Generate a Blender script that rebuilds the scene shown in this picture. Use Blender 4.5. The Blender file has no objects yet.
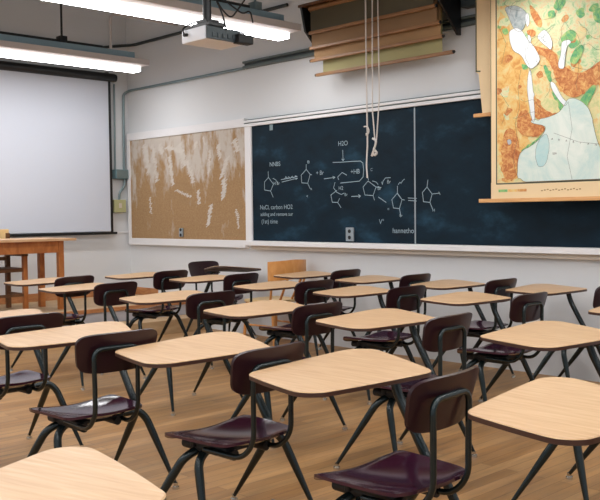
import bpy, bmesh, math, random
from mathutils import Vector, Matrix, Euler
random.seed(7)
S = bpy.context.scene
C = S.collection
PI = math.pi
STROKES=[[[-6.894, 1.685], [-6.957, 1.639], [-6.958, 1.556], [-6.863, 1.542], [-6.817, 1.612], [-6.894, 1.685], [-6.898, 1.746]], [[-6.863, 1.542], [-6.825, 1.478]], [[-6.7, 1.654], [-6.459, 1.676], [-6.49, 1.685]], [[-6.687, 1.63], [-6.454, 1.661], [-6.48, 1.648]], [[-6.824, 1.672], [-6.783, 1.657], [-6.756, 1.625]], [[-6.328, 1.743], [-6.401, 1.688], [-6.394, 1.612], [-6.309, 1.604], [-6.272, 1.692], [-6.328, 1.743], [-6.327, 1.793]], [[-6.309, 1.604], [-6.274, 1.55]], [[-6.272, 1.692], [-6.252, 1.686]], [[-6.306, 1.827], [-6.285, 1.823], [-6.286, 1.805], [-6.306, 1.806], [-6.306, 1.827]], [[-6.077, 1.64], [-5.931, 1.649], [-5.96, 1.66]], [[-5.931, 1.649], [-5.955, 1.636]], [[-5.883, 1.625], [-5.895, 1.651], [-5.835, 1.692], [-5.776, 1.664]], [[-5.932, 1.6], [-5.952, 1.549], [-5.909, 1.504], [-5.85, 1.482], [-5.814, 1.493]], [[-5.909, 1.522], [-5.989, 1.48], [-5.971, 1.41], [-5.898, 1.406], [-5.874, 1.443]], [[-5.898, 1.406], [-5.856, 1.356]], [[-5.825, 1.905], [-5.822, 1.803], [-5.838, 1.821]], [[-5.822, 1.803], [-5.807, 1.819]], [[-6.646, 1.661], [-6.626, 1.683], [-6.608, 1.66], [-6.586, 1.681], [-6.56, 1.662], [-6.533, 1.683], [-6.512, 1.667], [-6.474, 1.684]], [[-5.958, 1.794], [-5.856, 1.791], [-5.7, 1.791], [-5.598, 1.789], [-5.568, 1.769], [-5.559, 1.703], [-5.567, 1.638], [-5.613, 1.602], [-5.728, 1.597], [-5.859, 1.592]], [[-5.717, 1.46], [-5.602, 1.461], [-5.627, 1.475]], [[-5.602, 1.461], [-5.622, 1.447]], [[-5.505, 1.599], [-5.568, 1.545], [-5.546, 1.47], [-5.445, 1.462], [-5.407, 1.54], [-5.505, 1.599]], [[-5.407, 1.54], [-5.346, 1.533]], [[-5.445, 1.462], [-5.428, 1.421]], [[-5.329, 1.561], [-5.321, 1.592], [-5.292, 1.619], [-5.233, 1.62]], [[-5.329, 1.561], [-5.338, 1.584]], [[-5.45, 1.597], [-5.406, 1.586], [-5.382, 1.563]], [[-5.379, 1.447], [-5.287, 1.396]], [[-5.152, 1.478], [-5.218, 1.42], [-5.2, 1.344], [-5.13, 1.337], [-5.099, 1.418], [-5.152, 1.478], [-5.151, 1.541]], [[-5.141, 1.555], [-5.123, 1.573], [-5.109, 1.565], [-5.088, 1.589], [-5.069, 1.6]], [[-5.13, 1.337], [-5.114, 1.271]], [[-5.099, 1.418], [-5.071, 1.414]], [[-5.152, 1.473], [-5.11, 1.427]], [[-5.029, 1.431], [-4.934, 1.425]], [[-5.025, 1.409], [-4.934, 1.402]], [[-4.816, 1.522], [-4.867, 1.476], [-4.856, 1.395], [-4.786, 1.387], [-4.761, 1.46], [-4.816, 1.522], [-4.806, 1.583]], [[-4.761, 1.46], [-4.681, 1.465]], [[-4.786, 1.387], [-4.752, 1.32]], [[-4.688, 1.475], [-4.675, 1.454]], [[-5.517, 1.655], [-5.5, 1.608]]]
CHALK_TEXT=[["NNBS", -6.875, 1.797, 0.048], ["H Br", -6.817, 1.603, 0.036], ["+ Br", -6.191, 1.682, 0.044], ["+HB", -5.727, 1.673, 0.047], ["H2O", -5.887, 1.948, 0.047], ["H2", -5.886, 1.526, 0.038], ["Br", -5.39, 1.512, 0.037], ["Br", -5.275, 1.568, 0.036], ["NaCl, carbon HO2", -7.035, 1.352, 0.048], ["adding and remove sur", -7.028, 1.283, 0.04], ["(1st) time", -7.014, 1.204, 0.048], ["V°", -5.375, 1.198, 0.047], ["hannetho", -5.214, 1.117, 0.049], ["o", -6.271, 1.536, 0.03], ["o", -6.329, 1.468, 0.03], ["Br", -5.808, 1.466, 0.031], ["o", -5.271, 1.326, 0.028], ["Br", -5.13, 1.262, 0.027], ["C", -5.474, 1.69, 0.028], ["H", -4.758, 1.307, 0.027]]
MAP=[["plain", [[-3.937, 2.856], [-3.846, 2.749], [-3.723, 2.486], [-3.68, 2.405], [-3.662, 2.267], [-3.671, 2.056], [-3.586, 1.928], [-3.586, 1.747], [-3.941, 1.454]]], ["steppe", [[-3.936, 3.087], [-3.936, 2.887], [-3.793, 2.877], [-3.653, 2.762], [-3.585, 2.662], [-3.484, 2.602], [-3.435, 2.491], [-3.321, 2.359], [-3.257, 2.307], [-3.072, 2.384], [-2.865, 2.411], [-2.478, 2.343], [-2.481, 2.843]]], ["highland", [[-3.645, 2.558], [-3.568, 2.525], [-3.435, 2.484], [-3.353, 2.356], [-3.257, 2.296], [-3.163, 2.317], [-3.087, 2.371], [-2.864, 2.383], [-2.585, 2.305], [-2.584, 2.198], [-2.981, 2.217], [-3.163, 2.203], [-3.257, 2.127], [-3.353, 2.159], [-3.418, 2.268], [-3.484, 2.439], [-3.594, 2.484]]], ["highland", [[-3.653, 2.867], [-3.593, 2.797], [-3.543, 2.714], [-3.56, 2.672], [-3.602, 2.709], [-3.645, 2.791]]], ["highland", [[-3.881, 1.91], [-3.827, 1.943], [-3.763, 1.883], [-3.736, 1.715], [-3.785, 1.57], [-3.882, 1.551], [-3.908, 1.725]]], ["highland", [[-3.626, 2.199], [-3.524, 2.045], [-3.405, 2.025], [-3.504, 1.993], [-3.606, 1.995], [-3.622, 2.108]]], ["highland", [[-3.752, 2.048], [-3.678, 2.077], [-3.637, 1.983], [-3.514, 1.928], [-3.585, 1.861], [-3.71, 1.879], [-3.763, 1.938]]], ["lowland", [[-3.535, 2.386], [-3.509, 2.383], [-3.464, 2.274], [-3.488, 2.265], [-3.518, 2.325]]], ["lowland", [[-3.386, 2.579], [-3.321, 2.623], [-3.27, 2.591], [-3.286, 2.543], [-3.321, 2.536], [-3.382, 2.539]]], ["lowland", [[-3.321, 2.395], [-3.281, 2.47], [-3.234, 2.499], [-3.21, 2.467], [-3.265, 2.366]]], ["lowland", [[-3.21, 2.122], [-3.14, 2.2], [-3.114, 2.176], [-3.163, 2.088], [-3.186, 2.069]]], ["lowland", [[-3.901, 2.711], [-3.855, 2.719], [-3.838, 2.678], [-3.874, 2.668]]], ["lowland", [[-3.723, 2.426], [-3.667, 2.403], [-3.68, 2.375], [-3.714, 2.387]]], ["lowland", [[-3.133, 2.718], [-3.088, 2.739], [-2.953, 2.66], [-3.012, 2.614], [-3.118, 2.645]]], ["lowland", [[-3.501, 2.781], [-3.451, 2.787], [-3.435, 2.741], [-3.484, 2.727]]], ["lowland", [[-3.727, 1.77], [-3.59, 1.843], [-3.508, 1.909], [-3.528, 1.857], [-3.689, 1.773]]], ["lowland", [[-3.468, 2.182], [-3.448, 2.18], [-3.366, 2.066], [-3.385, 2.015]]], ["lowland", [[-3.241, 2.089], [-3.203, 2.137], [-3.166, 2.167], [-3.138, 2.147], [-3.184, 2.066], [-3.16, 2.009]]], ["sea_gray", [[-3.873, 2.876], [-3.775, 2.874], [-3.705, 2.831], [-3.67, 2.78], [-3.705, 2.696], [-3.74, 2.671], [-3.793, 2.709], [-3.837, 2.808]]], ["sea_white", [[-3.82, 2.675], [-3.758, 2.689], [-3.714, 2.659], [-3.679, 2.601], [-3.628, 2.548], [-3.577, 2.459], [-3.594, 2.424], [-3.645, 2.393], [-3.68, 2.42], [-3.723, 2.501], [-3.785, 2.533], [-3.811, 2.598]]], ["sea_white", [[-3.688, 2.798], [-3.662, 2.794], [-3.653, 2.732], [-3.67, 2.698], [-3.688, 2.738]]], ["sea_white", [[-3.671, 2.637], [-3.645, 2.626], [-3.64, 2.573], [-3.662, 2.58]]], ["sea_white", [[-3.585, 2.609], [-3.526, 2.652], [-3.484, 2.602], [-3.464, 2.547], [-3.476, 2.501], [-3.509, 2.531], [-3.551, 2.567]]], ["sea_white", [[-3.386, 2.535], [-3.329, 2.542], [-3.313, 2.518], [-3.345, 2.5], [-3.357, 2.436], [-3.361, 2.357], [-3.402, 2.362], [-3.41, 2.4], [-3.386, 2.455]]], ["sea_white", [[-3.672, 2.222], [-3.663, 2.33], [-3.642, 2.355], [-3.63, 2.254], [-3.616, 2.108], [-3.612, 2.003], [-3.631, 1.997], [-3.655, 2.112]]], ["sea_white", [[-3.474, 2.254], [-3.44, 2.242], [-3.405, 2.176], [-3.379, 2.133], [-3.342, 2.099], [-3.366, 2.08], [-3.405, 2.119], [-3.46, 2.199]]], ["sea", [[-3.626, 1.986], [-3.504, 1.99], [-3.405, 2.017], [-3.366, 2.057], [-3.337, 2.107], [-3.288, 2.111], [-3.222, 2.078], [-3.166, 2.016], [-3.137, 1.89], [-3.109, 1.785], [-3.063, 1.71], [-3.009, 1.812], [-2.903, 2.039], [-2.502, 2.095], [-2.499, 1.48], [-3.725, 1.522], [-3.736, 1.679], [-3.71, 1.769], [-3.586, 1.816], [-3.508, 1.9], [-3.504, 1.936], [-3.616, 1.963]]], ["sea_deep", [[-3.606, 1.781], [-3.514, 1.892], [-3.484, 1.791], [-3.514, 1.649], [-3.586, 1.635]]], ["lake", [[-3.855, 1.856], [-3.821, 1.859], [-3.812, 1.827], [-3.842, 1.814]]]]
SCRIBBLES=[[[-9.207, 2.164], [-9.145, 2.181], [-9.23, 2.139], [-9.152, 2.155], [-9.205, 2.128], [-9.11, 2.158], [-9.222, 2.099], [-9.128, 2.133], [-9.2, 2.084], [-9.117, 2.112], [-9.214, 2.067], [-9.105, 2.099], [-9.193, 2.056], [-9.098, 2.084], [-9.189, 2.029], [-9.091, 2.062], [-9.172, 2.018], [-9.098, 2.039], [-9.204, 1.991], [-9.122, 2.016], [-9.196, 1.971], [-9.094, 2.008], [-9.172, 1.962], [-9.096, 1.984], [-9.16, 1.942], [-9.069, 1.973], [-9.166, 1.919], [-9.081, 1.956], [-9.162, 1.901], [-9.057, 1.942], [-9.166, 1.887], [-9.056, 1.923], [-9.145, 1.878], [-9.042, 1.905], [-9.116, 1.864], [-9.075, 1.879], [-9.122, 1.841], [-9.052, 1.871], [-9.147, 1.818], [-9.048, 1.85], [-9.135, 1.793]], [[-9.029, 2.147], [-8.98, 2.167], [-9.049, 2.126], [-8.974, 2.144], [-9.043, 2.105], [-8.968, 2.121], [-9.009, 2.09], [-8.936, 2.118], [-9.021, 2.067], [-8.939, 2.093], [-9.02, 2.045], [-8.924, 2.078], [-9.008, 2.027], [-8.955, 2.044], [-9.033, 1.996], [-8.943, 2.031], [-9.002, 1.987], [-8.951, 1.999], [-9.019, 1.963], [-8.923, 1.992], [-9.011, 1.942], [-8.91, 1.973], [-8.984, 1.935], [-8.903, 1.952], [-8.982, 1.91], [-8.916, 1.931], [-8.986, 1.888], [-8.916, 1.906], [-8.978, 1.869], [-8.906, 1.895], [-8.979, 1.843], [-8.919, 1.865], [-8.996, 1.818], [-8.916, 1.842], [-8.99, 1.8], [-8.909, 1.825], [-8.985, 1.777], [-8.884, 1.816], [-8.955, 1.767], [-8.874, 1.796], [-8.957, 1.75], [-8.891, 1.769], [-8.964, 1.717], [-8.9, 1.742], [-8.965, 1.697], [-8.868, 1.735]], [[-8.872, 2.147], [-8.812, 2.167], [-8.872, 2.131], [-8.818, 2.148], [-8.894, 2.11], [-8.817, 2.128], [-8.871, 2.097], [-8.797, 2.123], [-8.883, 2.085], [-8.783, 2.116], [-8.862, 2.076], [-8.805, 2.097], [-8.851, 2.071], [-8.79, 2.089], [-8.867, 2.049], [-8.766, 2.082], [-8.85, 2.034], [-8.763, 2.069], [-8.815, 2.037], [-8.79, 2.045]], [[-8.753, 2.094], [-8.649, 2.131], [-8.736, 2.091], [-8.641, 2.123], [-8.703, 2.089], [-8.631, 2.121], [-8.687, 2.083], [-8.61, 2.112], [-8.688, 2.07], [-8.576, 2.124], [-8.655, 2.073], [-8.591, 2.101], [-8.626, 2.077], [-8.551, 2.105], [-8.643, 2.062], [-8.558, 2.093], [-8.592, 2.072], [-8.482, 2.109], [-8.564, 2.068], [-8.506, 2.09], [-8.556, 2.058], [-8.475, 2.092], [-8.537, 2.057], [-8.476, 2.077], [-8.544, 2.041], [-8.468, 2.072], [-8.505, 2.044], [-8.413, 2.083], [-8.508, 2.03], [-8.412, 2.071], [-8.474, 2.033], [-8.39, 2.067], [-8.464, 2.03], [-8.367, 2.065], [-8.424, 2.035], [-8.352, 2.058]], [[-8.702, 1.982], [-8.612, 2.011], [-8.676, 1.978], [-8.634, 1.986], [-8.678, 1.958], [-8.613, 1.983], [-8.684, 1.944], [-8.634, 1.959], [-8.666, 1.942], [-8.621, 1.957], [-8.668, 1.927], [-8.613, 1.945], [-8.649, 1.914], [-8.622, 1.919], [-8.667, 1.89], [-8.598, 1.918], [-8.684, 1.876], [-8.603, 1.902], [-8.678, 1.864], [-8.593, 1.888], [-8.65, 1.86], [-8.598, 1.872], [-8.656, 1.844], [-8.61, 1.854], [-8.666, 1.822], [-8.608, 1.843], [-8.65, 1.815], [-8.612, 1.825], [-8.668, 1.792], [-8.595, 1.822], [-8.65, 1.782], [-8.588, 1.807], [-8.643, 1.772], [-8.586, 1.797], [-8.626, 1.765], [-8.576, 1.784], [-8.635, 1.746], [-8.601, 1.759], [-8.627, 1.736], [-8.596, 1.748], [-8.634, 1.715], [-8.585, 1.734], [-8.624, 1.706], [-8.581, 1.725], [-8.632, 1.696], [-8.58, 1.71], [-8.621, 1.683], [-8.575, 1.694], [-8.606, 1.67], [-8.571, 1.683], [-8.617, 1.651], [-8.559, 1.675]], [[-8.498, 2.111], [-8.405, 2.15], [-8.501, 2.093], [-8.422, 2.13], [-8.476, 2.093], [-8.394, 2.123], [-8.511, 2.069], [-8.425, 2.101], [-8.465, 2.072], [-8.376, 2.104], [-8.46, 2.058], [-8.406, 2.081], [-8.493, 2.037], [-8.404, 2.064], [-8.461, 2.035], [-8.379, 2.064], [-8.443, 2.03], [-8.385, 2.049], [-8.443, 2.014], [-8.357, 2.049], [-8.463, 1.995], [-8.379, 2.022], [-8.423, 1.993], [-8.355, 2.026], [-8.468, 1.963], [-8.344, 2.011], [-8.426, 1.966], [-8.344, 1.997], [-8.418, 1.955], [-8.327, 1.992], [-8.439, 1.938], [-8.35, 1.971], [-8.432, 1.922], [-8.345, 1.961], [-8.424, 1.912], [-8.346, 1.94], [-8.429, 1.901], [-8.319, 1.947], [-8.398, 1.897], [-8.322, 1.928], [-8.413, 1.878], [-8.338, 1.91], [-8.375, 1.88], [-8.305, 1.908], [-8.409, 1.853], [-8.327, 1.886]], [[-8.354, 1.906], [-8.278, 1.932], [-8.339, 1.893], [-8.275, 1.915], [-8.317, 1.882], [-8.26, 1.9], [-8.306, 1.875], [-8.276, 1.882], [-8.314, 1.849], [-8.266, 1.869], [-8.295, 1.84], [-8.228, 1.864], [-8.306, 1.823], [-8.246, 1.843], [-8.29, 1.81], [-8.245, 1.826], [-8.302, 1.791], [-8.207, 1.82], [-8.295, 1.774], [-8.215, 1.802], [-8.267, 1.764], [-8.21, 1.79], [-8.278, 1.746], [-8.199, 1.774], [-8.237, 1.746], [-8.195, 1.761], [-8.254, 1.723], [-8.204, 1.739], [-8.231, 1.716], [-8.184, 1.732], [-8.234, 1.693], [-8.175, 1.722], [-8.242, 1.675], [-8.193, 1.693], [-8.227, 1.67], [-8.161, 1.687]], [[-8.15, 2.127], [-8.119, 2.144], [-8.17, 2.111], [-8.104, 2.137], [-8.173, 2.103], [-8.105, 2.125], [-8.177, 2.092], [-8.116, 2.116], [-8.165, 2.092], [-8.141, 2.098], [-8.16, 2.081], [-8.12, 2.095], [-8.166, 2.068], [-8.133, 2.081], [-8.181, 2.054]], [[-8.007, 2.176], [-7.983, 2.185], [-8.011, 2.162], [-7.982, 2.172], [-8.003, 2.154], [-7.973, 2.162], [-8.006, 2.138], [-7.978, 2.144], [-8.0, 2.126], [-7.977, 2.131], [-7.984, 2.116], [-7.972, 2.119], [-7.984, 2.102], [-7.953, 2.113], [-7.978, 2.09]], [[-7.876, 2.033], [-7.872, 2.035], [-7.902, 2.012], [-7.86, 2.022], [-7.898, 1.998], [-7.861, 2.005], [-7.907, 1.972], [-7.858, 1.99], [-7.9, 1.96], [-7.857, 1.97], [-7.908, 1.942], [-7.856, 1.951], [-7.917, 1.921], [-7.887, 1.926], [-7.908, 1.908], [-7.879, 1.908], [-7.924, 1.882], [-7.863, 1.901], [-7.911, 1.864], [-7.874, 1.883], [-7.907, 1.852], [-7.875, 1.865], [-7.905, 1.835], [-7.89, 1.838], [-7.911, 1.816], [-7.877, 1.829], [-7.921, 1.794], [-7.875, 1.81], [-7.933, 1.774], [-7.892, 1.788], [-7.93, 1.758]], [[-7.748, 2.073], [-7.689, 2.092], [-7.757, 2.055], [-7.703, 2.078], [-7.762, 2.045], [-7.692, 2.067], [-7.759, 2.035], [-7.697, 2.053], [-7.743, 2.024], [-7.682, 2.052], [-7.753, 2.009], [-7.699, 2.033], [-7.731, 2.011], [-7.683, 2.032], [-7.751, 1.993], [-7.7, 2.008], [-7.74, 1.988], [-7.697, 1.998], [-7.751, 1.972], [-7.688, 1.988], [-7.729, 1.966], [-7.684, 1.981], [-7.736, 1.949], [-7.689, 1.972], [-7.733, 1.946], [-7.68, 1.966], [-7.712, 1.937], [-7.685, 1.945], [-7.722, 1.926], [-7.685, 1.935], [-7.734, 1.907]], [[-7.593, 1.919], [-7.536, 1.947], [-7.601, 1.914], [-7.525, 1.944], [-7.619, 1.896], [-7.545, 1.927], [-7.625, 1.886], [-7.558, 1.912], [-7.599, 1.886], [-7.551, 1.908], [-7.626, 1.864], [-7.578, 1.887], [-7.65, 1.846], [-7.581, 1.88], [-7.631, 1.849], [-7.558, 1.877], [-7.648, 1.825], [-7.573, 1.859], [-7.652, 1.82], [-7.568, 1.854], [-7.672, 1.801], [-7.589, 1.84], [-7.673, 1.788], [-7.604, 1.819], [-7.664, 1.792], [-7.606, 1.816], [-7.674, 1.774], [-7.63, 1.791], [-7.675, 1.767], [-7.625, 1.785], [-7.701, 1.746], [-7.648, 1.769], [-7.699, 1.741], [-7.645, 1.758], [-7.701, 1.723], [-7.62, 1.762], [-7.71, 1.718], [-7.658, 1.738], [-7.715, 1.704], [-7.656, 1.727], [-7.715, 1.697]], [[-7.671, 1.68], [-7.608, 1.714], [-7.683, 1.671], [-7.611, 1.699], [-7.671, 1.666], [-7.621, 1.686], [-7.676, 1.649], [-7.575, 1.694], [-7.693, 1.634], [-7.621, 1.667], [-7.668, 1.634], [-7.619, 1.653], [-7.656, 1.63], [-7.608, 1.645], [-7.671, 1.612], [-7.624, 1.63], [-7.674, 1.596], [-7.584, 1.637], [-7.669, 1.593], [-7.592, 1.623], [-7.669, 1.576], [-7.61, 1.607], [-7.67, 1.572], [-7.597, 1.598], [-7.694, 1.545], [-7.597, 1.587], [-7.689, 1.536], [-7.615, 1.571], [-7.672, 1.539], [-7.598, 1.565], [-7.684, 1.519], [-7.622, 1.547], [-7.695, 1.502], [-7.604, 1.549], [-7.676, 1.502], [-7.615, 1.526], [-7.691, 1.479], [-7.622, 1.519], [-7.688, 1.473], [-7.624, 1.505], [-7.689, 1.459]], [[-7.468, 2.107], [-7.421, 2.127], [-7.493, 2.082], [-7.412, 2.125], [-7.503, 2.075], [-7.409, 2.111], [-7.473, 2.08], [-7.38, 2.115], [-7.468, 2.072], [-7.418, 2.095], [-7.452, 2.065], [-7.421, 2.083], [-7.461, 2.059], [-7.391, 2.084], [-7.476, 2.038], [-7.388, 2.083], [-7.444, 2.042], [-7.411, 2.06], [-7.46, 2.03], [-7.392, 2.062], [-7.435, 2.027], [-7.391, 2.045], [-7.429, 2.021], [-7.37, 2.049], [-7.439, 2.015], [-7.371, 2.044], [-7.426, 2.005], [-7.365, 2.039], [-7.459, 1.982], [-7.381, 2.021], [-7.425, 1.986], [-7.381, 2.011], [-7.425, 1.984], [-7.363, 2.004], [-7.418, 1.978], [-7.334, 2.009]], [[-7.916, 1.397], [-7.842, 1.424], [-7.896, 1.393], [-7.863, 1.412], [-7.894, 1.383], [-7.842, 1.408], [-7.906, 1.369], [-7.857, 1.39], [-7.927, 1.351], [-7.849, 1.38], [-7.931, 1.338], [-7.843, 1.375], [-7.912, 1.338], [-7.884, 1.35], [-7.939, 1.312], [-7.865, 1.349], [-7.903, 1.316], [-7.856, 1.335], [-7.934, 1.292], [-7.876, 1.323], [-7.935, 1.283], [-7.891, 1.3], [-7.93, 1.274], [-7.892, 1.292], [-7.933, 1.261], [-7.865, 1.29], [-7.949, 1.24], [-7.89, 1.266], [-7.946, 1.239], [-7.891, 1.258], [-7.943, 1.225], [-7.898, 1.242], [-7.953, 1.211], [-7.895, 1.234], [-7.973, 1.189], [-7.906, 1.22], [-7.949, 1.193], [-7.894, 1.215], [-7.945, 1.181], [-7.909, 1.195], [-7.97, 1.164]], [[-8.125, 1.575], [-8.081, 1.589], [-8.137, 1.556], [-8.089, 1.57], [-8.127, 1.543], [-8.072, 1.557], [-8.134, 1.523], [-8.09, 1.534], [-8.133, 1.505], [-8.093, 1.515], [-8.124, 1.492], [-8.068, 1.504], [-8.116, 1.471], [-8.06, 1.49], [-8.13, 1.449], [-8.075, 1.471], [-8.128, 1.432], [-8.065, 1.451], [-8.114, 1.423], [-8.059, 1.438]], [[-7.445, 1.355], [-7.421, 1.357], [-7.455, 1.324], [-7.412, 1.334], [-7.44, 1.306], [-7.397, 1.316], [-7.44, 1.285], [-7.385, 1.298], [-7.423, 1.267], [-7.381, 1.273], [-7.426, 1.245], [-7.393, 1.248], [-7.427, 1.213], [-7.392, 1.225], [-7.415, 1.195], [-7.391, 1.201], [-7.405, 1.179], [-7.382, 1.177], [-7.412, 1.152], [-7.389, 1.156]], [[-9.084, 1.517], [-9.057, 1.524], [-9.098, 1.487], [-9.057, 1.499], [-9.075, 1.471], [-9.057, 1.471], [-9.092, 1.443], [-9.033, 1.453], [-9.087, 1.416], [-9.061, 1.423], [-9.084, 1.397], [-9.042, 1.399], [-9.066, 1.375], [-9.038, 1.383], [-9.088, 1.343], [-9.051, 1.351], [-9.064, 1.329], [-9.031, 1.329]], [[-8.563, 1.585], [-8.495, 1.603], [-8.514, 1.583], [-8.463, 1.591], [-8.49, 1.571], [-8.44, 1.581], [-8.464, 1.559], [-8.403, 1.578], [-8.43, 1.548], [-8.376, 1.561], [-8.395, 1.542], [-8.339, 1.557], [-8.376, 1.532], [-8.301, 1.55], [-8.338, 1.522], [-8.284, 1.534], [-8.32, 1.51], [-8.241, 1.531], [-8.269, 1.504], [-8.234, 1.518]], [[-9.198, 2.071], [-9.118, 2.096], [-9.168, 2.067], [-9.111, 2.085], [-9.171, 2.047], [-9.119, 2.067], [-9.168, 2.034], [-9.131, 2.051], [-9.175, 2.019], [-9.106, 2.039], [-9.174, 2.005], [-9.079, 2.037], [-9.169, 1.994], [-9.11, 2.009], [-9.163, 1.982], [-9.092, 2.004], [-9.134, 1.976], [-9.088, 1.993], [-9.127, 1.966], [-9.084, 1.976]]]
LAMP, WORLD, EXPO = 17.0, .5, .56
DESKS = [
 # x, y, turn, label, small top
 (-1.286, .795, .25, 'desk cut off by the bottom left edge, only its pale top showing', 'corner'),
 (-.97, 2.214, -.007, 'desk with a bare oak top at the bottom right, its seat out of view', True),
 (-1.863, 2.201, -.024, 'nearest complete desk, its maroon seat at the bottom right of centre', False),
 (-2.688, 2.192, .027, 'desk whose glossy maroon seat stands at the bottom centre, left of the nearest seat', False),
 (-3.49, 2.026, -.018, 'desk whose maroon seat stands just above the top cut off at bottom left', False),
 (-4.417, 2.07, .03, 'desk at the far left edge whose maroon seat is half out of view', False),
 (-1.798, 3.505, -.058, 'desk at the right edge behind the bottom right top, seat out of view', False),
 (-2.788, 3.457, -.012, 'middle row desk whose maroon seat is right of centre under a large oak top', False),
 (-3.66, 3.409, .052, 'middle row desk in the centre of the room behind the large front top', False),
 (-4.717, 3.494, .022, 'middle row desk left of centre, its backrest left of the central top', False),
 (-5.932, 3.528, .115, 'middle row desk on the left, in front of the right end of the teacher table', True),
 (-6.82, 3.68, .158, "middle row desk farthest left, its top overlapping the teacher's table legs", True),
 (-6.762, 4.626, .103, 'leftmost desk of the second row from the chalkboard, nearest the screen', True),
 (-5.919, 4.751, .08, 'second desk from the left in the second row from the chalkboard', True),
 (-4.876, 4.599, .014, 'third desk from the left in the second row, in front of the wooden chair', True),
 (-4.007, 4.613, .011, 'fourth desk from the left in the second row from the chalkboard', True),
 (-3.10, 4.688, -.018, 'fifth desk from the left in the second row, left of the one below the map', True),
 (-1.95, 4.74, 0., 'desk of the second row cut off by the right edge of the photo', True),
 (-5.55, 5.65, .07, 'desk by the chalkboard wall just right of the wooden chair', True),
 (-4.70, 5.57, .041, 'desk by the chalkboard wall below the outlet of the board', True),
 (-3.868, 5.54, .011, 'desk by the chalkboard wall, second from the right below the map', True),
 (-3.05, 5.60, -.005, 'rightmost desk by the chalkboard wall, casting a shadow below the map', True),
 (-7.33, 5.84, PI, 'turned round desk with a purple backrest facing the room, below the tack board', True, ((0.085, 0.088, 0), (0, 0, .01))),
]

# ------------------------------------------------------------------ materials
def nt(name):
    m = bpy.data.materials.new(name); m.use_nodes = True
    n = m.node_tree.nodes; l = m.node_tree.links
    return m, n, l, n['Principled BSDF']

def srgb(r, g, b):
    f = lambda c: (c/255/12.92) if c/255 <= .04045 else ((c/255+.055)/1.055)**2.4
    return (f(r), f(g), f(b), 1)

def mat(name, col, rough=.5, metal=0., var=.06, scale=12., spec=.5, coat=0., bump=0., bscale=60.):
    m, n, l, b = nt(name)
    tc = n.new('ShaderNodeTexCoord'); no = n.new('ShaderNodeTexNoise'); no.inputs['Scale'].default_value = scale
    no.inputs['Detail'].default_value = 5
    l.new(tc.outputs['Object'], no.inputs['Vector'])
    mx = n.new('ShaderNodeMix'); mx.data_type = 'RGBA'
    mx.inputs['A'].default_value = tuple(c*(1-var) for c in col[:3])+(1,)
    mx.inputs['B'].default_value = tuple(min(1, c*(1+var)) for c in col[:3])+(1,)
    l.new(no.outputs['Fac'], mx.inputs['Factor']); l.new(mx.outputs['Result'], b.inputs['Base Color'])
    b.inputs['Roughness'].default_value = rough; b.inputs['Metallic'].default_value = metal
    b.inputs['Specular IOR Level'].default_value = spec; b.inputs['Coat Weight'].default_value = coat
    if bump:
        n2 = n.new('ShaderNodeTexNoise'); n2.inputs['Scale'].default_value = bscale; l.new(tc.outputs['Object'], n2.inputs['Vector'])
        bp = n.new('ShaderNodeBump'); bp.inputs['Strength'].default_value = bump; bp.inputs['Distance'].default_value = .01
        l.new(n2.outputs['Fac'], bp.inputs['Height']); l.new(bp.outputs['Normal'], b.inputs['Normal'])
    return m

def ramp(n, stops):
    r = n.new('ShaderNodeValToRGB'); e = r.color_ramp.elements
    e[0].position, e[0].color = stops[0]; e[1].position, e[1].color = stops[-1]
    for p, c in stops[1:-1]:
        k = e.new(p); k.color = c
    return r

def wood(name, c1, c2, c3, stretch=(1.2, 22, 22), rough=.4, scale=3., coat=0., world=False, spec=.5):
    m, n, l, b = nt(name)
    tc = n.new('ShaderNodeTexCoord'); mp = n.new('ShaderNodeMapping'); mp.inputs['Scale'].default_value = stretch
    oi = n.new('ShaderNodeObjectInfo'); ad = n.new('ShaderNodeVectorMath'); ad.operation = 'MULTIPLY_ADD'
    ad.inputs[1].default_value = (1, 1, 1)
    sc = n.new('ShaderNodeVectorMath'); sc.operation = 'SCALE'; sc.inputs[0].default_value = (13, 7, 3)
    l.new(oi.outputs['Random'], sc.inputs['Scale']); l.new(tc.outputs['Object'], ad.inputs[0]); l.new(sc.outputs['Vector'], ad.inputs[2])
    l.new(ad.outputs['Vector'], mp.inputs['Vector'])
    no = n.new('ShaderNodeTexNoise'); no.inputs['Scale'].default_value = scale; no.inputs['Detail'].default_value = 7; no.inputs['Distortion'].default_value = .6
    l.new(mp.outputs['Vector'], no.inputs['Vector'])
    r = ramp(n, [(.3, c1), (.52, c2), (.75, c3)]); l.new(no.outputs['Fac'], r.inputs['Fac'])
    l.new(r.outputs['Color'], b.inputs['Base Color']); b.inputs['Roughness'].default_value = rough
    b.inputs['Coat Weight'].default_value = coat; b.inputs['Specular IOR Level'].default_value = spec
    return m

M = {}
M['wall'] = mat('wall_paint', srgb(216, 217, 218), .6, var=.02, scale=1.5)
M['trimwhite'] = mat('white_trim_paint', srgb(228, 226, 226), .45, var=.02, scale=6)
M['traytan'] = mat('cream_tray_paint', srgb(208, 198, 184), .5, var=.05, scale=6)
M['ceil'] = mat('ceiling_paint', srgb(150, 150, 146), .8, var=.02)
M['lam'] = wood('oak_laminate', srgb(192, 152, 112), srgb(204, 167, 127), srgb(213, 179, 142), (2.2, 26, 26), .38, 2.4, spec=.35)
M['edge'] = mat('dark_edge_band', srgb(62, 36, 26), .4, var=.1)
M['under'] = mat('brown_desk_underside', srgb(84, 70, 58), .7)
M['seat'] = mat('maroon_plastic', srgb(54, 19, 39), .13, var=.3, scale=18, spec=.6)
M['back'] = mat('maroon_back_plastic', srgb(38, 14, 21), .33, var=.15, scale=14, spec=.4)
M['tube'] = mat('green_black_enamel', srgb(20, 33, 34), .25, metal=.25, var=.12, scale=9, spec=.6)
M['black'] = mat('black_metal', srgb(18, 20, 22), .4, var=.1)
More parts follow.
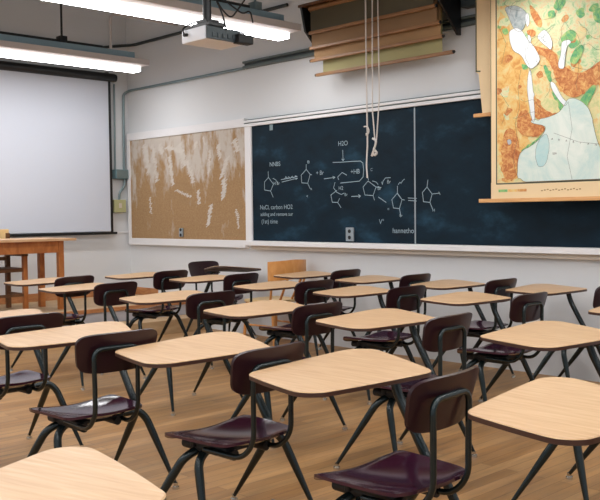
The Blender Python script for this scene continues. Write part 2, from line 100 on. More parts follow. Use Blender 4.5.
M['rubber'] = mat('black_rubber', srgb(14, 14, 15), .6)
M['chrome'] = mat('chrome', srgb(205, 205, 200), .18, metal=1., var=.03)
M['steel'] = mat('grey_conduit_steel', srgb(120, 136, 138), .4, metal=.35, var=.08, scale=8)
M['rail'] = mat('grey_rail_metal', srgb(92, 102, 100), .5, metal=.2, var=.12, scale=4)
M['raildark'] = mat('dark_rail_slot', srgb(48, 54, 54), .6, var=.12, scale=4)
M['channel'] = mat('zinc_channel', srgb(150, 176, 188), .42, metal=.35, var=.1, scale=6)
M['fixture'] = mat('grey_white_enamel', srgb(205, 196, 192), .5, var=.03)
M['screen'] = mat('matte_white_screen', srgb(206, 211, 222), .85, var=.015, scale=2)
M['white'] = mat('white_plastic', srgb(236, 238, 244), .4, var=.02)
M['dark'] = mat('charcoal_plastic', srgb(52, 62, 66), .5, var=.12, scale=30)
M['oak'] = wood('orange_oak', srgb(150, 84, 36), srgb(178, 108, 52), srgb(196, 128, 70), (4, 4, 1.5), .4, 4, coat=.1)
M['oakdark'] = wood('dark_oak', srgb(84, 52, 26), srgb(104, 66, 34), srgb(120, 80, 46), (4, 4, 1.5), .5, 4)
M['oaktop'] = wood('pale_oak_top', srgb(205, 160, 116), srgb(216, 174, 132), srgb(224, 186, 146), (8, 1.5, 8), .4, 4)
M['honey'] = wood('honey_wood', srgb(196, 128, 60), srgb(212, 146, 78), srgb(222, 164, 98), (5, 5, 2), .35, 3, coat=.2)
M['blond'] = wood('blond_wood', srgb(208, 172, 116), srgb(220, 188, 134), srgb(228, 200, 150), (5, 5, 2), .4, 3)
M['boardwood'] = wood('orange_baseboard', srgb(164, 104, 60), srgb(180, 122, 76), srgb(194, 138, 92), (3, 3, 10), .5, 3)
M['dais'] = wood('tan_dais_boards', srgb(178, 146, 106), srgb(190, 160, 122), srgb(202, 174, 138), (10, 1.2, 4), .5, 3)
M['riser'] = mat('grey_riser_paint', srgb(176, 174, 180), .6, var=.05)
M['olive'] = mat('dark_olive_cloth', srgb(84, 76, 56), .75, var=.12, scale=5)
M['brown'] = mat('brown_cloth', srgb(140, 108, 74), .75, var=.1, scale=4)
M['tan'] = mat('tan_cloth', srgb(158, 122, 82), .75, var=.1, scale=4)
M['sage'] = mat('pale_sage_cloth', srgb(160, 152, 106), .75, var=.12, scale=4)
M['rod'] = wood('rod_wood', srgb(128, 88, 50), srgb(148, 104, 62), srgb(162, 120, 76), (2, 20, 20), .45, 3)
M['mapwood'] = wood('map_rod_wood', srgb(206, 150, 92), srgb(218, 164, 106), srgb(226, 178, 122), (2, 20, 20), .45, 3)
M['cream'] = mat('cream_map_paper', srgb(232, 204, 160), .6, var=.06, scale=5)
M['ink'] = mat('map_ink', srgb(84, 84, 66), .6)
M['cord'] = mat('white_cord', srgb(214, 206, 198), .7)
M['chalk'] = mat('white_chalk', srgb(148, 168, 178), .9, var=.1)
M['smear'] = mat('smeared_white_chalk', srgb(202, 194, 184), .9, var=.1)
M['ochre'] = mat('yellow_green_box_paint', srgb(176, 176, 130), .5)
M['teal'] = mat('grey_teal_box_paint', srgb(108, 136, 142), .45, metal=.2)
M['outlet'] = mat('grey_outlet_plate', srgb(152, 162, 168), .4, metal=.3)
def emis(name, col, st):
    m, n, l, b = nt(name)
    b.inputs['Base Color'].default_value = (.9, .9, .9, 1); b.inputs['Emission Color'].default_value = col; b.inputs['Emission Strength'].default_value = st
    return m
M['lampside'] = emis('lit_lens_side', (.97, .98, 1, 1), 2.6)
M['lamp'] = emis('lit_lamp_lens', (.97, .98, 1, 1), LAMP)

# floor: worn boards running across the room
def floor_mat():
    m, n, l, b = nt('worn_floor_boards')
    tc = n.new('ShaderNodeTexCoord'); mp = n.new('ShaderNodeMapping'); mp.inputs['Rotation'].default_value = (0, 0, PI/2)
    l.new(tc.outputs['Object'], mp.inputs['Vector'])
    br = n.new('ShaderNodeTexBrick'); br.inputs['Scale'].default_value = 1.; br.inputs['Mortar Size'].default_value = .0016
    br.inputs['Brick Width'].default_value = 1.9; br.inputs['Row Height'].default_value = .075; br.offset = .37
    br.inputs['Color1'].default_value = srgb(180, 136, 86); br.inputs['Color2'].default_value = srgb(154, 110, 64); br.inputs['Mortar'].default_value = srgb(104, 72, 46)
    l.new(mp.outputs['Vector'], br.inputs['Vector'])
    m2 = n.new('ShaderNodeMapping'); m2.inputs['Scale'].default_value = (9, 1.1, 1); l.new(tc.outputs['Object'], m2.inputs['Vector'])
    no = n.new('ShaderNodeTexNoise'); no.inputs['Scale'].default_value = 2.2; no.inputs['Detail'].default_value = 8; no.inputs['Roughness'].default_value = .65
    l.new(m2.outputs['Vector'], no.inputs['Vector'])
    r = ramp(n, [(.3, (.55, .55, .55, 1)), (.5, (1, 1, 1, 1)), (.7, (1.3, 1.28, 1.25, 1))]); l.new(no.outputs['Fac'], r.inputs['Fac'])
    mx = n.new('ShaderNodeMix'); mx.data_type = 'RGBA'; mx.blend_type = 'MULTIPLY'; mx.inputs['Factor'].default_value = .8
    l.new(br.outputs['Color'], mx.inputs['A']); l.new(r.outputs['Color'], mx.inputs['B'])
    n2 = n.new('ShaderNodeTexNoise'); n2.inputs['Scale'].default_value = 1.1; n2.inputs['Detail'].default_value = 4; l.new(tc.outputs['Object'], n2.inputs['Vector'])
    r2 = ramp(n, [(.42, (0, 0, 0, 1)), (.75, (.55, .55, .55, 1))]); l.new(n2.outputs['Fac'], r2.inputs['Fac'])
    m3 = n.new('ShaderNodeMix'); m3.data_type = 'RGBA'; m3.inputs['B'].default_value = srgb(164, 134, 100)
    l.new(r2.outputs['Color'], m3.inputs['Factor']); l.new(mx.outputs['Result'], m3.inputs['A'])
    l.new(m3.outputs['Result'], b.inputs['Base Color'])
    rr = n.new('ShaderNodeMapRange'); rr.inputs['To Min'].default_value = .38; rr.inputs['To Max'].default_value = .62
    l.new(no.outputs['Fac'], rr.inputs['Value']); l.new(rr.outputs['Result'], b.inputs['Roughness'])
    b.inputs['Specular IOR Level'].default_value = .4
    return m
M['floor'] = floor_mat()

def board_mat():
    m, n, l, b = nt('navy_slate')
    tc = n.new('ShaderNodeTexCoord'); mp = n.new('ShaderNodeMapping'); mp.inputs['Scale'].default_value = (1.2, 1, 2.2); mp.inputs['Rotation'].default_value = (0, .5, 0)
    l.new(tc.outputs['Object'], mp.inputs['Vector'])
    no = n.new('ShaderNodeTexNoise'); no.inputs['Scale'].default_value = 1.8; no.inputs['Detail'].default_value = 7; no.inputs['Roughness'].default_value = .62
    l.new(mp.outputs['Vector'], no.inputs['Vector'])
    r = ramp(n, [(.35, srgb(10, 26, 36)), (.55, srgb(15, 36, 49)), (.78, srgb(40, 74, 94))]); l.new(no.outputs['Fac'], r.inputs['Fac'])
    l.new(r.outputs['Color'], b.inputs['Base Color']); b.inputs['Roughness'].default_value = .6; b.inputs['Specular IOR Level'].default_value = .15
    return m
M['slate'] = board_mat()

def cork_mat():
    m, n, l, b = nt('chalk_marked_cork')
    tc = n.new('ShaderNodeTexCoord')
    n1 = n.new('ShaderNodeTexNoise'); n1.inputs['Scale'].default_value = 90; n1.inputs['Detail'].default_value = 4; l.new(tc.outputs['Object'], n1.inputs['Vector'])
    r1 = ramp(n, [(.3, srgb(148, 116, 80)), (.6, srgb(166, 133, 94)), (.8, srgb(180, 148, 110))]); l.new(n1.outputs['Fac'], r1.inputs['Fac'])
    mp = n.new('ShaderNodeMapping'); mp.inputs['Scale'].default_value = (3.2, 1, 1.3); mp.inputs['Rotation'].default_value = (0, -.25, 0); l.new(tc.outputs['Object'], mp.inputs['Vector'])
    n2 = n.new('ShaderNodeTexNoise'); n2.inputs['Scale'].default_value = 1.6; n2.inputs['Detail'].default_value = 9; n2.inputs['Roughness'].default_value = .68; l.new(mp.outputs['Vector'], n2.inputs['Vector'])
    sx = n.new('ShaderNodeSeparateXYZ'); l.new(tc.outputs['Object'], sx.inputs['Vector'])
    mr = n.new('ShaderNodeMapRange'); mr.inputs['From Min'].default_value = 1.3; mr.inputs['From Max'].default_value = 2.1; mr.inputs['To Min'].default_value = -.16; mr.inputs['To Max'].default_value = .04
    l.new(sx.outputs['Z'], mr.inputs['Value'])
    ad = n.new('ShaderNodeMath'); ad.operation = 'ADD'; l.new(n2.outputs['Fac'], ad.inputs[0]); l.new(mr.outputs['Result'], ad.inputs[1])
    r2 = ramp(n, [(.44, (0, 0, 0, 1)), (.58, (.8, .8, .8, 1))]); l.new(ad.outputs['Value'], r2.inputs['Fac'])
    mx = n.new('ShaderNodeMix'); mx.data_type = 'RGBA'; mx.inputs['B'].default_value = srgb(200, 194, 186)
    l.new(r2.outputs['Color'], mx.inputs['Factor']); l.new(r1.outputs['Color'], mx.inputs['A'])
    l.new(mx.outputs['Result'], b.inputs['Base Color']); b.inputs['Roughness'].default_value = .9
    return m
M['cork'] = cork_mat()

def map_mat(name, a, bb, c, sc=7.):
    m, n, l, b = nt(name)
    tc = n.new('ShaderNodeTexCoord'); no = n.new('ShaderNodeTexNoise'); no.inputs['Scale'].default_value = sc; no.inputs['Detail'].default_value = 10; no.inputs['Roughness'].default_value = .7; no.inputs['Distortion'].default_value = .8
    l.new(tc.outputs['Object'], no.inputs['Vector'])
    r = ramp(n, [(.36, a), (.5, bb), (.64, c)]); l.new(no.outputs['Fac'], r.inputs['Fac']); l.new(r.outputs['Color'], b.inputs['Base Color'])
    b.inputs['Roughness'].default_value = .55; b.inputs['Specular IOR Level'].default_value = .3
    return m
MAPM = {
 'sheet': map_mat('map_land', srgb(196, 200, 140), srgb(226, 212, 158), srgb(226, 176, 108), 14),
 'plain': map_mat('map_desert', srgb(226, 206, 146), srgb(230, 186, 112), srgb(212, 148, 80), 16),
 'steppe': map_mat('map_steppe', srgb(150, 194, 140), srgb(220, 220, 176), srgb(228, 188, 136), 17),
 'highland': map_mat('map_highland', srgb(226, 184, 116), srgb(204, 134, 78), srgb(168, 92, 54), 26),
 'lowland': map_mat('map_lowland', srgb(70, 150, 110), srgb(126, 182, 112), srgb(206, 206, 130), 16),
 'sea_white': map_mat('map_shallow_sea', srgb(224, 230, 232), srgb(234, 236, 236), srgb(222, 228, 228)),
 'sea_gray': map_mat('map_grey_sea', srgb(132, 146, 146), srgb(172, 180, 180), srgb(196, 200, 196), 18),
 'sea': map_mat('map_ocean', srgb(190, 214, 208), srgb(212, 224, 214), srgb(226, 232, 222), 4),
 'sea_deep': map_mat('map_deep_ocean', srgb(160, 200, 204), srgb(178, 210, 208), srgb(196, 216, 210), 4),
 'lake': map_mat('map_lake', srgb(168, 172, 180), srgb(180, 182, 188), srgb(186, 186, 190)),
}

# ------------------------------------------------------------------ geometry
def build(name, bm, m, parent=None, smooth=None, loc=None):
    me = bpy.data.meshes.new(name)
    bmesh.ops.recalc_face_normals(bm, faces=bm.faces)
    bm.to_mesh(me); bm.free()
    for x in (m if isinstance(m, (list, tuple)) else [m]): me.materials.append(x)
    o = bpy.data.objects.new(name, me); C.objects.link(o)
    if parent: o.parent = parent
    if loc: o.location = loc
    if smooth is not None:
        for p in me.polygons: p.use_smooth = True
        me.set_sharp_from_angle(angle=math.radians(smooth))
    return o

def inst(name, me, parent=None, loc=(0, 0, 0), rz=0.):
    o = bpy.data.objects.new(name, me); C.objects.link(o)
    o.parent = parent; o.location = loc; o.rotation_euler = (0, 0, rz)
    return o

def thing(name, label, cat, loc=(0, 0, 0), rz=0., group=None):
    o = bpy.data.objects.new(name, None); C.objects.link(o)
    o.empty_display_size = .1
    o.location = loc; o.rotation_euler = (0, 0, rz)
    return tag(o, label, cat, group)

def tag(o, label, cat, group=None):
    o['label'] = label; o['category'] = cat
    if group: o['group'] = group
    return o

def struct(o):
    o['kind'] = 'structure'; return o

def box(bm, x0, x1, y0, y1, z0, z1, bev=0., mi=0):
    vs = [bm.verts.new((x, y, z)) for x in (x0, x1) for y in (y0, y1) for z in (z0, z1)]
    f = [bm.faces.new([vs[i] for i in q]) for q in ((0, 1, 3, 2), (4, 6, 7, 5), (0, 4, 5, 1), (2, 3, 7, 6), (0, 2, 6, 4), (1, 5, 7, 3))]
    for q in f: q.material_index = mi
    if bev:
        r = bmesh.ops.bevel(bm, geom=list({e for q in f for e in q.edges}), offset=bev, segments=2, affect='EDGES', profile=.6)
        for q in r['faces']: q.material_index = mi
    return f

def fillet(path, rad=.05, seg=6):
    P = [Vector(p) for p in path]; out = [P[0]]
    for a, b, c in zip(P, P[1:], P[2:]):
        d0 = (a-b); d1 = (c-b); t = min(rad, d0.length*.48, d1.length*.48)
        p0 = b+d0.normalized()*t; p1 = b+d1.normalized()*t
        for k in range(seg+1):
            s = k/seg; out.append(p0*(1-s)**2 + b*2*s*(1-s) + p1*s*s)
    out.append(P[-1]); return out

def tube(bm, path, r, seg=10, mi=0):
    P = [Vector(p) for p in path]; n = len(P)
    R = r if isinstance(r, (list, tuple)) else [r]*n
    T = [((P[min(i+1, n-1)]-P[max(i-1, 0)]).normalized()) for i in range(n)]
    u = T[0].orthogonal().normalized(); rings = []
    for i in range(n):
        u = (u - T[i]*u.dot(T[i])); u = u.normalized() if u.length > 1e-6 else T[i].orthogonal().normalized()
        v = T[i].cross(u)
        rings.append([bm.verts.new(P[i]+(u*math.cos(2*PI*k/seg)+v*math.sin(2*PI*k/seg))*R[i]) for k in range(seg)])
    fs = []
    for a, b in zip(rings, rings[1:]):
        for k in range(seg): fs.append(bm.faces.new((a[k], a[(k+1) % seg], b[(k+1) % seg], b[k])))
    fs.append(bm.faces.new(rings[0][::-1])); fs.append(bm.faces.new(rings[-1]))
    for f in fs: f.material_index = mi

def tube_r(path, r0, r1):          # radius running from r0 to r1 along a path
    n = len(path); L = [0]
    for a, b in zip(path, path[1:]): L.append(L[-1]+(b-a).length)
    return [r0+(r1-r0)*t/L[-1] for t in L]

def prism(bm, pts, z0, z1, mi_side=0, mi_top=0, mi_bot=0, lip=0.):
    if lip:                        # top with a small rounded arris
        c = Vector((sum(p[0] for p in pts)/len(pts), sum(p[1] for p in pts)/len(pts)))
        ins = [tuple(Vector(p)+(c-Vector(p)).normalized()*lip) for p in pts]
        rows = [(pts, z0), (pts, z1-lip), (ins, z1)]
    else: rows = [(pts, z0), (pts, z1)]
    R = [[bm.verts.new((p[0], p[1], z)) for p in q] for q, z in rows]
    n = len(pts)
    for j, (a, b) in enumerate(zip(R, R[1:])):
        for i in range(n):
            f = bm.faces.new((a[i], a[(i+1) % n], b[(i+1) % n], b[i])); f.material_index = mi_top if (lip and j == 1) else mi_side
    f = bm.faces.new(R[-1]); f.material_index = mi_top
    f = bm.faces.new(R[0][::-1]); f.material_index = mi_bot

def rounded(Cn, r, bow=0., k=8):
    Cn = [Vector(c) for c in Cn]; n = len(Cn); segs = []
    for i in range(n):
        p0, p1, p2 = Cn[i-1], Cn[i], Cn[(i+1) % n]
        d0 = (p0-p1).normalized(); d1 = (p2-p1).normalized(); th = math.acos(max(-1, min(1, d0.dot(d1)))); t = r/math.tan(th/2)
        cen = p1+(d0+d1).normalized()*r/math.sin(th/2); a = p1+d0*t-cen; b = p1+d1*t-cen
        a0 = math.atan2(a.y, a.x); da = (math.atan2(b.y, b.x)-a0+PI) % (2*PI)-PI
        segs.append([cen+Vector((math.cos(a0+da*j/k), math.sin(a0+da*j/k)))*r for j in range(k+1)])
    out = []
    for i in range(n):
        out += segs[i]; a = segs[i][-1]; b = segs[(i+1) % n][0]; d = b-a; nn = Vector((d.y, -d.x))
        for j in range(1, 6):
            t = j/6; out.append(a+d*t+nn*bow*4*t*(1-t))
    return [tuple(p) for p in out]

def shell(bm, pts, nrm, th, mi=0):   # pts: rows of Vectors, thickened along nrm
    top = [[bm.verts.new(p) for p in r] for r in pts]
    bot = [[bm.verts.new(p-nrm(p)*th) for p in r] for r in pts]
    m, n = len(pts), len(pts[0])
    for i in range(m-1):
        for j in range(n-1):
            bm.faces.new((top[i][j], top[i][j+1], top[i+1][j+1], top[i+1][j]))
            bm.faces.new((bot[i][j], bot[i+1][j], bot[i+1][j+1], bot[i][j+1]))
    for j in range(n-1):
        bm.faces.new((top[0][j], bot[0][j], bot[0][j+1], top[0][j+1])); bm.faces.new((top[-1][j], top[-1][j+1], bot[-1][j+1], bot[-1][j]))
    for i in range(m-1):
        bm.faces.new((top[i][0], top[i+1][0], bot[i+1][0], bot[i][0])); bm.faces.new((top[i][-1], bot[i][-1], bot[i+1][-1], top[i+1][-1]))

def ribbon(bm, pts, w, y, mi=0, flat=.0008):     # strokes on a wall that faces -y, pts are (x, z)
    P = [Vector((a, b)) for a, b in pts]
    for k, (a, b) in enumerate(zip(P, P[1:])):
        y -= .000015
        d = (b-a)
        if d.length < 1e-5: continue
        d.normalize(); q = Vector((-d.y, d.x))*w/2; a2 = a-d*w*.35; b2 = b+d*w*.35
        vs = [bm.verts.new((p.x, y, p.y)) for p in (a2-q, b2-q, b2+q, a2+q)]
        f = bm.faces.new(vs); f.material_index = mi

# ------------------------------------------------------------------ the room
YW, XW = 6.23, -9.60
X1, Y0, ZC = 3.2, -3.2, 4.35
bm = bmesh.new(); box(bm, XW-.15, X1, Y0, YW+.15, -.12, 0); struct(build('floor', bm, M['floor']))
bm = bmesh.new(); box(bm, XW-.15, X1, Y0, YW+.15, ZC, ZC+.1); struct(build('ceiling', bm, M['ceil']))
bm = bmesh.new(); box(bm, XW-.15, X1, YW, YW+.15, 0, ZC); struct(build('wall_back', bm, M['wall']))
bm = bmesh.new(); box(bm, XW-.15, XW, Y0, YW, 0, ZC); struct(build('wall_left', bm, M['wall']))
# raised teaching platform in two steps along the left wall
DX, DX2 = -8.30, -7.98
bm = bmesh.new(); box(bm, XW, DX, Y0, YW, 0, .285)
struct(build('trim_1', bm, M['riser']))
bm = bmesh.new(); box(bm, XW, DX-.02, Y0, YW, .285, .31); struct(build('trim_2', bm, M['dais']))
bm = bmesh.new(); box(bm, DX-.02, DX+.02, Y0, YW, .27, .312, .006); struct(build('trim_3', bm, M['boardwood']))
bm = bmesh.new(); box(bm, DX, DX2, Y0, YW, 0, .15); struct(build('trim_4', bm, M['dais']))
bm = bmesh.new(); box(bm, XW, XW+.018, Y0, YW, .31, .405, .004); struct(build('baseboard_left', bm, M['boardwood']))
bm = bmesh.new(); box(bm, XW+.018, DX-.7, YW-.018, YW, .31, .405, .004); struct(build('baseboard_back', bm, M['boardwood']))
bm = bmesh.new(); box(bm, XW, XW+.012, Y0, YW, 1.085, 1.105, .003); struct(build('trim_5', bm, M['trimwhite']))

# ------------------------------------------------------------------ chalkboard
XD = -4.95
cb = thing('chalkboard', 'long dark navy chalkboard in a white frame along the wall', 'chalkboard', (0, 0, 0))
BX0, BX1, BZ0, BZ1 = -7.15, -1.2, 1.022, 2.235
def text_into(bm, s, x, y, z, h, mi):
    cu = bpy.data.curves.new('writing', 'FONT'); cu.body = s; cu.size = h*1.35
    t = bpy.data.objects.new('writing', cu); C.objects.link(t)
    dg = bpy.context.evaluated_depsgraph_get(); me = bpy.data.meshes.new_from_object(t.evaluated_get(dg))
    bpy.data.objects.remove(t); vs = [bm.verts.new((x+v.co.x, y, z+v.co.y)) for v in me.vertices]
    for p in me.polygons: bm.faces.new([vs[k] for k in p.vertices]).material_index = mi
    bpy.data.meshes.remove(me)
for x0, x1, mine in ((BX0, XD-.007, lambda x: x < XD), (XD+.007, BX1, lambda x: x >= XD)):
    bm = bmesh.new(); box(bm, x0, x1, YW-.05, YW, BZ0, BZ1)
    for st in STROKES:
        if mine(st[0][0]): ribbon(bm, st, .0065, YW-.0515, 1)
    for tx, x, z, h in CHALK_TEXT:
        if mine(x): text_into(bm, tx, x, YW-.0515, z, h, 1)
    build('slate_panel', bm, [M['slate'], M['chalk']], cb)
bm = bmesh.new(); box(bm, XD-.007, XD+.007, YW-.053, YW, BZ0, BZ1); build('divider_strip', bm, M['outlet'], cb)
bm = bmesh.new(); box(bm, BX0-.10, BX0, YW-.07, YW, BZ0-.01, BZ1+.012, .004); build('frame_side', bm, M['trimwhite'], cb)
bm = bmesh.new(); box(bm, BX1, BX1+.10, YW-.07, YW, BZ0-.01, BZ1+.012, .004); build('frame_side', bm, M['trimwhite'], cb)
bm = bmesh.new(); box(bm, BX0-.115, BX1+.1, YW-.075, YW, BZ1, BZ1+.030, .003, 0); box(bm, BX0-.115, BX1+.1, YW-.06, YW, BZ1+.030, BZ1+.042, 0, 1)
box(bm, BX0-.115, BX1+.1, YW-.075, YW, BZ1+.042, BZ1+.066, .003, 0); box(bm, BX0-.115, BX1+.1, YW-.05, YW, BZ1+.066, BZ1+.078, 0, 1)
build('map_rail_top', bm, [M['trimwhite'], M['rail']], cb)
bm = bmesh.new(); box(bm, BX0-.06, BX1+.1, YW-.12, YW, BZ0-.052, BZ0-.002, .006); build('chalk_tray', bm, M['trimwhite'], cb)
bm = bmesh.new(); box(bm, BX0-.03, BX1+.1, YW-.06, YW, BZ0-.094, BZ0-.052, .004); build('tray_molding', bm, M['traytan'], cb)
def letters(name, s, x, y, z, h, m, parent, rot=(PI/2, 0, 0), sx=1.):
    cu = bpy.data.curves.new(name, 'FONT'); cu.body = s; cu.size = h*1.35; cu.extrude = .0004
    cu.fill_mode = 'BOTH'
    t = bpy.data.objects.new(name, cu); C.objects.link(t)
    dg = bpy.context.evaluated_depsgraph_get(); me = bpy.data.meshes.new_from_object(t.evaluated_get(dg))
    bpy.data.objects.remove(t); me.materials.clear(); me.materials.append(m)
    o = bpy.data.objects.new(name, me); C.objects.link(o); o.parent = parent; o.location = (x, y, z); o.rotation_euler = rot; o.scale = (sx, 1, 1)
    return o
def outlet(x, z, label, w=.10, h=.13):
    t = thing('wall_outlet', label, 'outlet', (x, YW-.051, z))
    bm = bmesh.new(); box(bm, -w/2, w/2, -.014, 0, -h/2, h/2, .004); build('cover_plate', bm, M['outlet'], t)
    for dz in (-.03, .03):
        bm = bmesh.new(); tube(bm, [(0, -.0142, dz), (0, -.018, dz)], .018, 14); build('socket', bm, M['rubber'], t, 40)
outlet(-5.735, 1.10, 'grey double outlet set in the bottom of the chalkboard')
outlet(-8.43, 1.10, 'dark double outlet set in the brown tack board', .07, .10)
bm = bmesh.new(); box(bm, -6.86, -6.81, YW-.058, YW-.0535, 2.17, 2.232, .001); tag(build('map_clip', bm, M['steel']), 'small metal clip at the top left of the chalkboard', 'clip')

# tack board
kb = thing('tack_board', 'brown tack board smeared with white chalk, left of the chalkboard', 'bulletin board', (0, 0, 0))
KX0, KX1 = -9.49, -7.27
bm = bmesh.new(); box(bm, KX0, KX1, YW-.045, YW, 1.022, 2.24)
for st in SCRIBBLES: ribbon(bm, st, .009, YW-.0458, 1)
build('cork_panel', bm, [M['cork'], M['smear']], kb)
bm = bmesh.new(); box(bm, KX0-.055, KX0, YW-.06, YW, .94, 2.33, .004); build('frame_side', bm, M['trimwhite'], kb)
bm = bmesh.new(); box(bm, KX0, KX1, YW-.06, YW, 2.24, 2.33, .004); build('frame_top', bm, M['trimwhite'], kb)
bm = bmesh.new(); box(bm, KX0, KX1, YW-.06, YW, .94, 1.022, .004); build('frame_bottom', bm, M['trimwhite'], kb)
# ------------------------------------------------------------------ rails, conduits, boxes
t = thing('wall_rail', 'grey metal rail fixed high on the wall above the chalkboard', 'rail', (0, 0, 0))
bm = bmesh.new(); box(bm, -7.28, -2.4, YW-.06, YW, 2.858, 2.885, .003); box(bm, -7.28, -2.4, YW-.06, YW, 2.912, 2.935, .003); build('rail_lip', bm, M['rail'], t)
bm = bmesh.new(); box(bm, -7.279, -2.4, YW-.03, YW, 2.885, 2.912); build('rail_slot', bm, M['raildark'], t)
def pipe(name, label, path, r, m, rad=.08, cat='pipe'):
    bm = bmesh.new(); tube(bm, fillet(path, rad), r, 10); return tag(build(name, bm, m, None, 40), label, cat)
pipe('conduit', 'grey conduit running from the corner along the wall to the rail', [(-7.28, YW-.03, 2.868), (-9.50, YW-.03, 2.868), (XW+.03, 6.15, 2.83), (XW+.03, 6.14, 1.881)], .016, M['steel'], .12)
pipe('conduit', 'thin grey conduit dropping beside the projection screen to the teal box', [(XW+.03, 6.02, 2.94), (XW+.03, 6.01, 1.881)], .012, M['steel'])
pipe('conduit', 'dark conduit high across the wall above the hanging lights', [(-6.6, YW-.03, 3.42), (-9.42, YW-.03, 3.42), (XW+.03, 6.08, 3.42), (XW+.03, 5.8, 3.36), (XW+.03, 4.0, 3.36)], .018, M['raildark'], .1)
t = thing('junction_box', 'grey teal junction box on the wall beside the projection screen', 'junction box', (XW, 6.06, 1.82))
bm = bmesh.new(); box(bm, 0, .09, -.075, .105, -.055, .06, .006); build('box_body', bm, M['teal'], t)
bm = bmesh.new(); box(bm, .09, .095, -.065, .095, -.045, .05, .003); build('cover', bm, M['steel'], t)
t = thing('switch_box', 'yellow green switch box on the wall below the teal box', 'switch box', (XW, 6.05, 1.43))
bm = bmesh.new(); box(bm, 0, .07, -.085, .085, -.085, .075, .008); build('box_body', bm, M['ochre'], t)
bm = bmesh.new(); box(bm, .07, .078, -.02, .02, -.03, .03, .004); build('switch_plate', bm, M['traytan'], t)
pipe('flexible_conduit', 'curved flexible conduit between the teal box and the switch box', [(XW+.04, 6.14, 1.77), (XW+.04, 6.13, 1.66), (XW+.04, 6.06, 1.6), (XW+.04, 6.05, 1.5)], .016, M['steel'], .06)

# ------------------------------------------------------------------ projection screen
sc = thing('projection_screen', 'pulled down white projection screen with black border on the left wall', 'projection screen', (XW+.09, 0, 0))
SY0, SY1 = 2.4, 5.93
bm = bmesh.new(); tube(bm, [(0, SY0, 3.005), (0, SY1+.05, 3.005)], .052, 20); build('roller_case', bm, M['black'], sc, 40)
bm = bmesh.new(); tube(bm, [(0, SY1+.05, 3.005), (0, SY1+.075, 3.005)], .045, 20); build('end_cap', bm, M['rubber'], sc, 40)
bm = bmesh.new(); box(bm, -.004, 0, SY0+.05, SY1-.035, 1.115, 2.97); build('screen_sheet', bm, M['screen'], sc)
bm = bmesh.new(); box(bm, -.005, .001, SY1-.035, SY1, 1.095, 2.97); box(bm, -.005, .001, SY0+.02, SY0+.05, 1.095, 2.97); build('side_border', bm, M['black'], sc)
bm = bmesh.new(); box(bm, -.012, .012, SY0, SY1+.05, 1.075, 1.105, .004); build('bottom_bar', bm, M['black'], sc)
bm = bmesh.new(); tube(bm, fillet([(.012, 4.38, 1.1), (.03, 4.4, 1.125), (.03, 4.5, 1.125), (.012, 4.52, 1.1)], .02), .012, 8); build('pull_handle', bm, M['rubber'], sc, 40)
for y in (SY0+.1, SY1-.02):
    bm = bmesh.new(); box(bm, -.0898, -.03, y-.02, y+.02, 2.985, 3.075, .004); build('wall_bracket', bm, M['black'], sc)

# ------------------------------------------------------------------ hanging strip lights
ZL = 2.9
def strip(x, label, y0=-2.2, y1=5.70, drops=()):
    t = thing('strip_light', label, 'ceiling light', (x, 0, 0), 0, 'hanging strip lights')
    bm = bmesh.new(); box(bm, -.15, 0, y0, y1, ZL+.035, ZL+.085)
    bm.normal_update()
    for f in bm.faces: f.material_index = 0 if f.calc_center_median().z < ZL+.036 else 1
    build('lamp_lens', bm, [M['lamp'], M['lampside']], t)
    bm = bmesh.new(); box(bm, -.32, .13, y0-.012, y1+.03, ZL+.087, ZL+.15, .006); build('housing', bm, M['fixture'], t)
    bm = bmesh.new()
    box(bm, -.085, -.079, y0, y1-.1, ZL+.15, ZL+.225); box(bm, .029, .035, y0, y1-.1, ZL+.15, ZL+.225); box(bm, -.085, .035, y0, y1-.1, ZL+.225, ZL+.231)
    y = y0+.2
    while y < y1-.3:
        box(bm, .035, .041, y, y+.06, ZL+.165, ZL+.225); y += .62
    build('support_channel', bm, M['channel'], t)
    bm = bmesh.new(); box(bm, -.04, .02, y0, y1-.5, ZL+.231, ZL+.26); build('cable_strip', bm, M['black'], t)
    for y, r, m in drops:
        bm = bmesh.new(); tube(bm, [(0, y, ZL+.231), (0, y, ZC)], r, 10); box(bm, -.05, .05, y-.04, y+.04, ZL+.231, ZL+.3, .006)
        build('drop_rod', bm, m, t, 40)
    return t
strip(-8.50, 'white hanging strip light nearest the projection screen', drops=((4.72, .012, M['black']), (2.6, .012, M['black']), (0, .012, M['black'])))
strip(-6.04, 'white hanging strip light behind the projector', drops=((5.28, .012, M['steel']), (3.4, .03, M['black']), (1, .012, M['steel'])))
strip(-3.5, 'unseen white hanging strip light added over the middle of the desks', drops=((4.5, .012, M['steel']), (0, .012, M['steel'])))  # strips from here towards the back are unseen, added to light the room
strip(-1.1, 'unseen white hanging strip light added over the nearest desks', drops=((4.5, .012, M['steel']), (0, .012, M['steel'])))
strip(1.3, 'unseen white hanging strip light added at the back of the room', drops=((4.5, .012, M['steel']), (0, .012, M['steel'])))
pipe('feed_pipe', 'pale bent feed pipe dropping to the strip light by the screen', [(-8.51, 5.32, ZL+.234), (-8.51, 5.32, 3.53), (-8.51, 5.8, 3.53), (-8.51, YW, 3.53)], .016, M['fixture'], .08)

